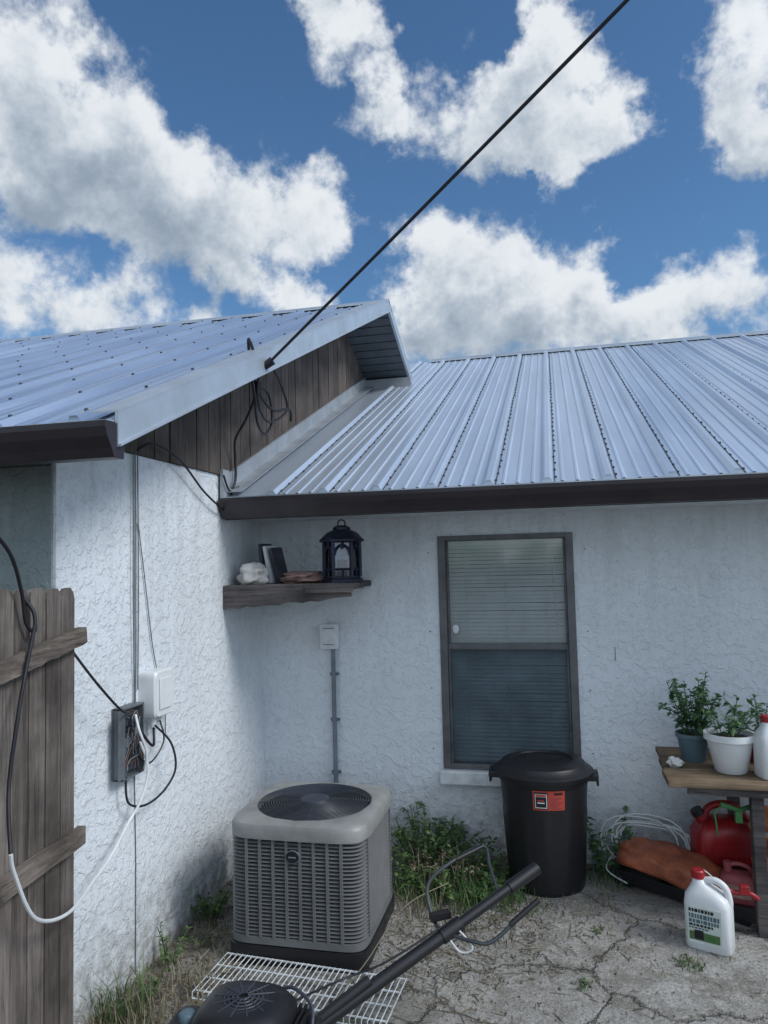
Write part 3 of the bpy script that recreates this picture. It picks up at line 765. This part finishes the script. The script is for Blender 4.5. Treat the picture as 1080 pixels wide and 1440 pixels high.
# ------------------------------------------------------------------ wire rack
mb=MB(); Mr=Matrix.Translation((.75,-1.45,.035))@Matrix.Rotation(R(-4),4,'Z')@Matrix.Rotation(R(2),4,'X')
for k in range(4): mb.tube([(-.42,-.14+.093*k,0),(.42,-.14+.093*k,0)],.0042,N=6,M=Mr)
for k in range(35):
    x=-.42+.84*k/34; mb.tube([(x,-.16,.004),(x,.14,.004)],.0024,N=5,M=Mr)
    mb.tube([(x,-.16,.004),(x,-.162,-.02)],.0024,N=5,M=Mr)
mb.tube([(-.42,-.162,-.02),(.42,-.162,-.02)],.0038,N=6,M=Mr)
mb.obj("wire_rack",M_white,smooth=60)

# ------------------------------------------------------------------ garden tiller
e=empty("garden_tiller"); ex,ey,eh=.84,-2.23,.075
mb=MB()
mb.loft([se_ring(ex,ey,z+eh,hx,hy,ee,48) for z,hx,hy,ee in ((.05,.14,.14,4),(.24,.155,.15,4),(.30,.15,.145,4),(.335,.13,.125,3),(.35,.10,.10,2.4),(.352,.075,.075,2))])
mb.loft([se_ring(ex-.18,ey-.02,z+eh,hx,hy,4,32) for z,hx,hy in ((.10,.065,.09),(.26,.07,.09),(.285,.05,.06))])
mb.loft([se_ring(ex+.17,ey+.03,z+eh,hx,hy,5,32) for z,hx,hy in ((.10,.06,.09),(.25,.06,.09),(.265,.05,.07))])
for k in range(5): mb.box(ex+.11+.018*k,ex+.118+.018*k,ey-.04,ey+.12,.24+eh,.285+eh)
mb.obj("engine_shroud",M_black,e,smooth=40)
mb=MB()
for i in range(6):
    r=.02+.014*i; mb.tube([(ex+r*math.cos(t),ey+r*math.sin(t),eh+.357-.002*i) for t in [k*2*math.pi/32 for k in range(32)]],.0035,N=5,closed=True)
for k in range(12):
    a=k*math.pi/6; mb.tube([(ex+.015*math.cos(a),ey+.015*math.sin(a),eh+.358),(ex+.1*math.cos(a),ey+.1*math.sin(a),eh+.349)],.003,N=5)
mb.lathe([(.028,.27),(.028,.300),(.02,.308)],ex-.18,ey-.03,eh,1,20)
mb.tube([(ex+.05,ey+.13,.30+eh),(ex+.12,ey+.12,.33+eh),(ex+.2,ey+.08,.30+eh),(ex+.22,ey,.25+eh)],.006,N=6,smooth=6)
mb.obj("engine_vent",[M_slate,M_potblue],e,smooth=50)
mb=MB(); mb.box(ex-.2,ex+.2,ey-.16,ey+.16,.10,.14)
for s_ in (-1,1):
    mb.lathe([(.05,-.03),(.125,-.03),(.13,-.01),(.13,.01),(.125,.03),(.05,.03)],0,0,0,0,28,M=Matrix.Translation((ex-.05,ey+s_*.2,.13))@Matrix.Rotation(R(90),4,'X'))
mb.obj("deck_and_wheels",M_blackr,e,smooth=40,bevel=.004)
p0=Vector((.90,-2.04,.155)); p1=Vector((1.736,-1.38,.55))
mb=MB(); d=(p1-p0)
mb.tube([p0,p0+d*.62],.024,N=12); mb.tube([p0+d*.60,p1-d*.02],.020,N=12); mb.tube([p1-d*.13,p1],.025,N=12); mb.tube([p0+d*.58,p0+d*.66],.029,N=12)
mb.tube([p0+d*.12+Vector((0,0,.02)),p0+d*.30+Vector((0,0,.03))],.02,N=10)
mb.obj("main_shaft",M_black,e,smooth=40)
mb=MB(); c=p0+d*.60
mb.tube([c+Vector((0,0,.0)),(1.35,-1.60,.41),(1.31,-1.51,.50),(1.37,-1.36,.53),(1.50,-1.19,.55),(1.535,-1.27,.50),(1.575,-1.37,.44)],.0075,N=8,smooth=6)
mb.tube([c,(1.50,-1.66,.38),(1.57,-1.655,.38),(1.66,-1.60,.44),(1.746,-1.548,.50)],.0075,N=8,smooth=6)
mb.obj("handlebar",M_bar,e,smooth=50)
mb=MB(); mb.tube([(1.40,-1.315,.536),(1.50,-1.19,.55)],.0105); mb.tube([(1.64,-1.615,.43),(1.746,-1.548,.50)],.0105)
M2=Matrix.Translation(tuple(c+Vector((-.03,.05,.04))))@Matrix.Rotation(R(35),4,'Z')
mb.box(-.04,.04,-.016,.016,-.012,.012,0,M2)
mb.tube([c+Vector((-.02,0,.03)),c+Vector((.05,-.02,-.05)),c+Vector((.10,-.02,-.03)),c+Vector((.02,.02,.03))],.0035,1,6,smooth=8)
mb.obj("grips_and_clamp",[M_black,M_whitepl],e,smooth=50)
mb=MB(); mb.tube([(ex+.12,ey+.12,.36),(1.05,-1.85,.30),(1.2,-1.78,.34),tuple(c+Vector((0,0,.035)))],.004,N=6,smooth=8); mb.obj("throttle_cable",M_blackr,e)
mb=MB()
mb.tube([(.9,-1.6,.03),(1.0,-1.35,.09),(1.12,-1.1,.22),(1.3,-.9,.26)],.0025,0,5,smooth=6); mb.obj("dry_twig",M_dry)

# ------------------------------------------------------------------ table and clutter
e=empty("potting_table")
mb=MB()
for i,(y0,y1) in enumerate(((-.75,-.54),(-.535,-.32),(-.315,-.09))): mb.box(2.33+.012*i,4.1,y0,y1,.705+.002*i,.735)
mb.obj("top_boards",M_table,e,bevel=.005)
mb=MB()
mb.box(2.42,4.08,-.72,-.70,.665,.703); mb.box(2.42,4.08,-.14,-.105,.665,.703)
for x in (2.70,4.0):
    for y in (-.69,-.19): mb.box(x,x+.055,y,y+.055,.0,.703)
mb.obj("legs_and_apron",M_shelf,e,bevel=.004)
e=empty("potted_herb_plant")
mb=MB(); mb.lathe([(.055,0),(.058,.005),(.078,.12),(.086,.122),(.086,.14),(.078,.14),(.075,.125)],2.51,-.36,.736,0,36,cap1=False); mb.obj("pot",M_potblue,e,smooth=40)
mb=MB(); mb.lathe([(.074,.12),(.01,.125)],2.51,-.36,.736,0,24,cap0=False); mb.obj("soil",M_soil,e)
mb=MB(); weed(mb,(2.51,-.36,.85),24,.38,.13,.042,rn,.12,0,0,26,.6); mb.obj("foliage",M_leaf2,e)
e=empty("potted_seedling_plant")
mb=MB(); mb.lathe([(.07,0),(.074,.004),(.105,.15),(.118,.155),(.118,.185),(.108,.185),(.103,.16)],2.65,-.54,.736,0,40,cap1=False); mb.obj("pot",M_whitepl,e,smooth=40)
mb=MB(); mb.lathe([(.104,.155),(.01,.16)],2.65,-.54,.736,0,24,cap0=False); mb.obj("soil",M_soil,e)
mb=MB(); weed(mb,(2.64,-.54,.89),12,.24,.17,.058,rn,.25,0,0,10,.45); mb.obj("foliage",M_leaf2,e)
mb=MB(); weed(mb,(2.84,-.35,.85),14,.25,.16,.05,rn,.2,0,0,12,.5)
mb.lathe([(.06,0),(.085,.13),(.08,.13)],2.84,-.35,.736,1,28); mb.obj("leafy_pot_plant",[M_leaf2,M_red])
blob("seashell",(2.40,-.50,.758),(.035,.03,.022),M_shell,5,.5)

M_lab0=simple("label_white",(.66,.70,.68),(.5,.6,.52),.5)
def jug(name,x,y,z,rot,s=1.0,label=True,cap_=M_red):
    e=empty(name); M=Matrix.Translation((x,y,z))@Matrix.Rotation(rot,4,'Z')@Matrix.Scale(s,4)
    mb=MB()
    mb.loft([se_ring(cx,0,zz,hx,hy,ee,40) for cx,zz,hx,hy,ee in ((0,0,.082,.052,5),(0,.01,.09,.06,5),(0,.18,.09,.06,5),(-.004,.21,.082,.056,4),(-.015,.235,.055,.045,3),(-.03,.255,.030,.030,2),(-.035,.275,.022,.022,2))],0,M=M)
    mb.tube([(-.02,0,.262),(.03,0,.272),(.068,0,.25),(.082,0,.20),(.078,0,.16)],.014,0,10,smooth=6,M=M)
    mb.obj("bottle",M_whitepl,e,smooth=45)
    mb=MB(); mb.lathe([(.026,.272),(.027,.300),(.022,.305)],-.035,0,0,0,24,M=M); mb.obj("cap",cap_,e,smooth=35)
    if label:
        mb=MB(); mb.box(-.072,.06,-.0625,-.0605,.03,.175,0,M)
        rr=random.Random(7)
        rows=[(.155,.168,1,.03),(.130,.148,4,.05),(.112,.126,4,.045),(.099,.108,1,.03),(.089,.095,4,.0)]
        for z0,z1,mi,xe in rows:
            x=-.065
            while x<xe:
                wd=rr.uniform(.006,.016); mb.box(x,min(x+wd,.052),-.0635,-.0628,z0,z1,mi,M); x+=wd+.003
        mb.box(-.065,.052,-.0640,-.0636,.045,.078,5,M); mb.box(-.065,-.01,-.0640,-.0636,.034,.043,3,M)
        mb.box(-.045,-.01,-.0648,-.0642,.05,.085,1,M); mb.box(.005,.035,-.0648,-.0642,.052,.068,2,M)
        mb.obj("label",[M_lab0,M_black,M_green,M_blind,M_potblue,M_leaf2],e)
    return e
jug("weed_killer_jug",2.475,-.78,.012,R(-22),1.1)
jug("bleach_jug",2.83,-.62,.736,R(15),.95,False)
mb=MB(); mb.tube([(2.54,-.72,.26),(2.60,-.72,.235),(2.66,-.73,.24),(2.70,-.73,.215)],.012,smooth=5); mb.box(2.62,2.66,-.745,-.715,.235,.275); mb.obj("spray_nozzle",M_red,smooth=50,bevel=.003)
mb=MB(); mb.tube([(2.54,-.72,.26),(2.50,-.70,.30),(2.46,-.74,.34)],.003,smooth=5); mb.obj("spray_hose",M_whitepl)

e=empty("black_plastic_pallet"); Mp=Matrix.Translation((2.10,-.22,0))@Matrix.Rotation(R(-33),4,'Z')
mb=MB()
for k in range(6): mb.box(0,1.3,.0+.07*k,.055+.07*k,.085,.11,0,Mp)
mb.box(0,1.3,-.012,-.002,.055,.115,0,Mp)
for x in (.0,.6,1.2): mb.box(x,x+.09,.0,.40,.0,.084,0,Mp)
mb.obj("deck",M_black,e,bevel=.004)
ob=blob("orange_soil_bag",(2.37,-.36,.205),(.27,.15,.075),M_orange,2,.2)
me=ob.data
for v in me.vertices:
    rel=v.co-Vector((2.37,-.36,.205))
    if rel.z<-.05: rel.z=-.05
    rel.x=max(-.25,min(.25,rel.x*1.05)); rel.y=max(-.14,min(.14,rel.y*1.1))
    ca,sa=math.cos(R(-22)),math.sin(R(-22)); x,y=rel.x*ca-rel.y*sa,rel.x*sa+rel.y*ca
    wr=mnz.noise(Vector((rel.x*14,rel.y*9,rel.z*10)))*.016+.006*math.sin(rel.x*45+rel.y*20)
    v.co=Vector((2.37+x,-.36+y,.205+rel.z-.12*rel.x+wr*max(0,(rel.z+.05)/.1)))
e=empty("red_gas_can"); gx,gy,gz0=2.66,-.24,.20
Mg=Matrix.Translation((gx,gy,gz0))@Matrix.Rotation(R(12),4,'Z')
mb=MB()
mb.loft([se_ring(cx,0,z,hx,hy,ee,40) for cx,z,hx,hy,ee in ((0,0,.15,.085,5),(0,.012,.16,.095,5),(0,.15,.16,.095,5),(.0,.19,.135,.085,4),(-.02,.215,.09,.06,3),(-.05,.225,.04,.035,2))],0,M=Mg)
mb.tube([(-.10,0,.19),(-.085,0,.26),(-.02,0,.285),(.06,0,.27),(.125,0,.20),(.13,0,.15)],.019,0,10,smooth=6,M=Mg)
mb.tube([(-.10,0,.19),(-.13,0,.235)],.028,0,14,M=Mg)
mb.obj("body",M_red,e,smooth=45)
mb=MB(); mb.tube([(-.13,0,.235),(-.145,0,.26)],.031,0,14,M=Mg); mb.box(-.10,.10,-.098,-.0955,.05,.12,1,Mg); mb.obj("cap",[M_black,M_red],e,smooth=40)
mb=MB(); mb.box(2.50,2.92,-.36,-.12,.112,.198); mb.obj("black_crate",M_black,bevel=.006)
e=empty("small_fuel_can"); Mg=Matrix.Translation((2.67,-.50,.112))@Matrix.Rotation(R(-15),4,'Z')
mb=MB(); mb.loft([se_ring(0,0,z,hx,hy,5,32) for z,hx,hy in ((0,.085,.055),(.008,.09,.06),(.10,.09,.06),(.125,.07,.045),(.13,.03,.03))],0,M=Mg)
mb.tube([(-.06,0,.12),(-.03,0,.165),(.04,0,.16),(.075,0,.11)],.011,0,8,smooth=5,M=Mg)
mb.tube([(-.05,0,.12),(-.055,0,.175)],.018,0,12,M=Mg)
mb.obj("body",M_pink,e,smooth=45)
mb=MB(); mb.box(-.055,.05,-.0625,-.0605,.03,.09,0,Mg); mb.obj("label",M_shellp,e)
e=empty("terracotta_pots")
mb=MB()
for (x,y,z,a,b_) in ((2.80,-.46,.34,70,20),(2.86,-.54,.26,100,-30),(2.81,-.40,.45,50,60),(2.93,-.44,.40,20,90),(2.77,-.54,.28,130,10)):
    M=Matrix.Translation((x,y,z))@Matrix.Rotation(R(b_),4,'Z')@Matrix.Rotation(R(a),4,'X')
    mb.lathe([(.035,-.06),(.052,.03),(.062,.03),(.064,.058),(.054,.058),(.045,.03),(.03,-.05)],0,0,0,0,28,M=M)
mb.box(2.78,3.1,-.58,-.33,.115,.21,1)
mb.obj("pots",[M_terra,M_black],e,smooth=40)
mb=MB(); mb.tube([(2.58,-.62,.60),(2.66,-.62,.575),(2.72,-.60,.59)],.012); mb.box(2.64,2.67,-.635,-.605,.52,.575); mb.tube([(2.59,-.62,.60),(2.55,-.62,.56),(2.56,-.62,.45)],.004); mb.obj("green_hose_nozzle",M_green,smooth=40)
mb=MB(); r8=random.Random(6)
for k in range(6):
    cx,cy,cz=2.26+r8.uniform(-.06,.08),-.16+r8.uniform(-.03,.0),.22+r8.uniform(-.02,.03); rx=.19+r8.uniform(-.03,.06); rz=.11+r8.uniform(-.02,.05)
    pts=[(cx+rx*math.cos(t),cy+.05*math.sin(t*1.0)+-.05*math.cos(t),cz+rz*math.sin(t)+.01*math.sin(3*t)) for t in [q*2*math.pi/20 for q in range(20)]]
    mb.tube(pts,.0045,0,6,closed=True)
mb.tube([(2.1,-.1,.28),(2.12,-.15,.2),(2.06,-.2,.1),(2.16,-.28,.06)],.0045,0,6,smooth=6)
mb.obj("coiled_white_cable",M_blind,smooth=60)

# ------------------------------------------------------------------ world sky with clouds
w=bpy.data.worlds.new("World"); scene.world=w; w.use_nodes=True; nt=w.node_tree; nt.nodes.clear()
w.cycles.sampling_method='MANUAL'; w.cycles.sample_map_resolution=256
SUN_EL,SUN_AZ=42,12     # az measured from +X toward -Y
blobs=[(-25.5,30,5),(-20.6,29.3,4.6),(-17.1,27.3,4.5),(-13.4,25.9,4.2),(-8.4,25.2,4),(-4.5,24.9,3.0),(-25,26.2,4),(-18.1,23.9,3),(-11.8,22.9,2.8),(-27.5,33,3.5),(-24.9,17.8,3.8),(-20,18.6,3.2),(-29,20,3),(-14,18.9,2.2),(-8,20.4,2.4),(-6,18.6,2.2),
(-3.1,36.6,2.6),(0.4,34.6,1.9),(-5.5,38.6,2.3),(-1,39,1.8),(4.2,32.0,3.0),(0,31.4,2.4),(8.7,31.2,3.0),(12.2,33.3,3.4),(15.3,31.0,3.4),(18.4,29.3,2.6),(14.1,28.7,2.2),(12.5,35.3,1.9),(10,29.3,2.1),
(3.8,20.6,3.5),(8.8,21.4,4.1),(13.7,19.8,3.8),(16.8,19.6,2.6),(8.1,16.9,5.5),(2,17,3.4),(20.2,16.8,3.2),(23.7,17.2,3.0),(27.8,16.8,3.4),(16,16,4),
(28.0,34.5,3.4),(28.6,30.4,3.7),(27.4,27.4,2.9),(29.4,26,2.8)]
g=bpy.data.node_groups.new("cloud_density",'ShaderNodeTree')
g.interface.new_socket("Vector",in_out='INPUT',socket_type='NodeSocketVector'); g.interface.new_socket("Density",in_out='OUTPUT',socket_type='NodeSocketFloat'); g.interface.new_socket("Above",in_out='OUTPUT',socket_type='NodeSocketFloat')
gi=g.nodes.new('NodeGroupInput'); go=g.nodes.new('NodeGroupOutput')
def gn(t,**k): return N_(g,t,**k)
vec=gi.outputs[0]
n=gn('ShaderNodeTexNoise'); n.inputs['Scale'].default_value=9; n.inputs['Detail'].default_value=5; n.inputs['Roughness'].default_value=.60
g.links.new(vec,n.inputs['Vector'])
s_=gn('ShaderNodeVectorMath',operation='SUBTRACT'); g.links.new(n.outputs['Color'],s_.inputs[0]); s_.inputs[1].default_value=(.5,.5,.5)
m_=gn('ShaderNodeVectorMath',operation='SCALE'); g.links.new(s_.outputs[0],m_.inputs[0]); m_.inputs['Scale'].default_value=.17
a_=gn('ShaderNodeVectorMath',operation='ADD'); g.links.new(vec,a_.inputs[0]); g.links.new(m_.outputs[0],a_.inputs[1]); vd=a_.outputs[0]
au=gn('ShaderNodeVectorMath',operation='ADD'); g.links.new(vd,au.inputs[0]); au.inputs[1].default_value=(.012,0,.045)
def blobsum(v):
    total=None
    for az_,el_,r_ in blobs:
        az2=R(az_-13); el2=R(el_); c=(math.sin(az2)*math.cos(el2),math.cos(az2)*math.cos(el2),math.sin(el2))
        dn=gn('ShaderNodeVectorMath',operation='DISTANCE'); g.links.new(v,dn.inputs[0]); dn.inputs[1].default_value=c
        k=1/(R(r_)*1.4)
        md=gn('ShaderNodeMath',operation='MULTIPLY_ADD',use_clamp=True); g.links.new(dn.outputs['Value'],md.inputs[0]); md.inputs[1].default_value=-k; md.inputs[2].default_value=1
        total=md.outputs[0] if total is None else math_(g,'ADD',total,md.outputs[0])
    return total
t0=blobsum(vd); t1=blobsum(au.outputs[0])
dt=gn('ShaderNodeVectorMath',operation='DOT_PRODUCT'); g.links.new(vec,dt.inputs[0]); dt.inputs[1].default_value=(math.sin(R(-13))*.9,math.cos(R(-13))*.9,.43)
mr=gn('ShaderNodeMapRange'); g.links.new(dt.outputs['Value'],mr.inputs[0]); mr.inputs[1].default_value=.76; mr.inputs[2].default_value=.55
gnz=noise(g,vec,2.6,3,.55); gm=gn('ShaderNodeMapRange'); g.links.new(gnz,gm.inputs[0]); gm.inputs[1].default_value=.38; gm.inputs[2].default_value=.62; gm.inputs[4].default_value=1.4
ex_=math_(g,'MULTIPLY',gm.outputs[0],mr.outputs[0])  # extra cloud cover outside the view, added for more fill light
fb=math_(g,'SUBTRACT',noise(g,vec,20,7,.62),.5)
dd0=math_(g,'ADD',math_(g,'ADD',t0,ex_),math_(g,'MULTIPLY',fb,1.8))
g.links.new(dd0,go.inputs[0])
g.links.new(math_(g,'ADD',math_(g,'ADD',t1,ex_),math_(g,'MULTIPLY',fb,-2.4)),go.inputs[1])

tc=N_(nt,'ShaderNodeTexCoord')
gg=nt.nodes.new('ShaderNodeGroup'); gg.node_tree=g; nt.links.new(tc.outputs['Generated'],gg.inputs[0])
al=N_(nt,'ShaderNodeMapRange',interpolation_type='SMOOTHSTEP'); nt.links.new(gg.outputs[0],al.inputs[0]); al.inputs[1].default_value=.27; al.inputs[2].default_value=1.05
sh=N_(nt,'ShaderNodeMapRange',interpolation_type='SMOOTHSTEP'); nt.links.new(gg.outputs[1],sh.inputs[0]); sh.inputs[1].default_value=.1; sh.inputs[2].default_value=2.3; sh.inputs[3].default_value=1; sh.inputs[4].default_value=0
ccol=ramp(nt,sh.outputs[0],[(0,(.28,.35,.44)),(.45,(.48,.55,.63)),(1,(.80,.84,.88))])
sky=N_(nt,'ShaderNodeTexSky'); sky.sky_type='NISHITA'; sky.sun_disc=False; sky.sun_elevation=R(SUN_EL); sky.sun_rotation=R(90+SUN_AZ)
sky.ozone_density=2.5; sky.air_density=1.0; sky.dust_density=.3
tint=mixc(nt,1.0,sky.outputs[0],(.62,.86,1.0),'MULTIPLY')
bg1=N_(nt,'ShaderNodeBackground'); nt.links.new(tint,bg1.inputs[0]); bg1.inputs[1].default_value=.118
bg2=N_(nt,'ShaderNodeBackground'); nt.links.new(ccol,bg2.inputs[0])
dd=N_(nt,'ShaderNodeVectorMath',operation='DOT_PRODUCT'); nt.links.new(tc.outputs['Generated'],dd.inputs[0]); dd.inputs[1].default_value=(.75,-.6,.3)
bs_=N_(nt,'ShaderNodeMapRange'); nt.links.new(dd.outputs['Value'],bs_.inputs[0]); bs_.inputs[1].default_value=-.2; bs_.inputs[2].default_value=.7; bs_.inputs[3].default_value=1.0; bs_.inputs[4].default_value=1.9  # brightens the unseen clouds behind the camera as added fill on the walls
nt.links.new(bs_.outputs[0],bg2.inputs[1])
mx=N_(nt,'ShaderNodeMixShader'); nt.links.new(al.outputs[0],mx.inputs[0]); nt.links.new(bg1.outputs[0],mx.inputs[1]); nt.links.new(bg2.outputs[0],mx.inputs[2])
wo=N_(nt,'ShaderNodeOutputWorld'); nt.links.new(mx.outputs[0],wo.inputs[0])

sd=bpy.data.lights.new("sun",'SUN'); sd.energy=2.1; sd.angle=R(20); sd.color=(1,.98,.95)
so=bpy.data.objects.new("sun",sd); scene.collection.objects.link(so)
Ldir=Vector((math.cos(R(SUN_EL))*math.cos(R(SUN_AZ)),-math.cos(R(SUN_EL))*math.sin(R(SUN_AZ)),math.sin(R(SUN_EL))))
so.rotation_euler=Ldir.to_track_quat('Z','Y').to_euler(); so.location=(6,-6,8)

# ------------------------------------------------------------------ camera
cd=bpy.data.cameras.new("camera"); cam=bpy.data.objects.new("camera",cd); scene.collection.objects.link(cam)
cd.sensor_fit='VERTICAL'; cd.sensor_height=36; cd.lens=26.0; cd.clip_end=1000; cd.clip_start=.05
Mc=Matrix.Rotation(R(13),4,'Z')@Matrix.Rotation(R(90+3.75),4,'X')@Matrix.Rotation(R(-1.4),4,'Z')
cam.matrix_world=Matrix.Translation((1.86,-4.5,1.8))@Mc
scene.camera=cam
scene.view_settings.view_transform='Standard'; scene.view_settings.look='None'; scene.view_settings.exposure=0
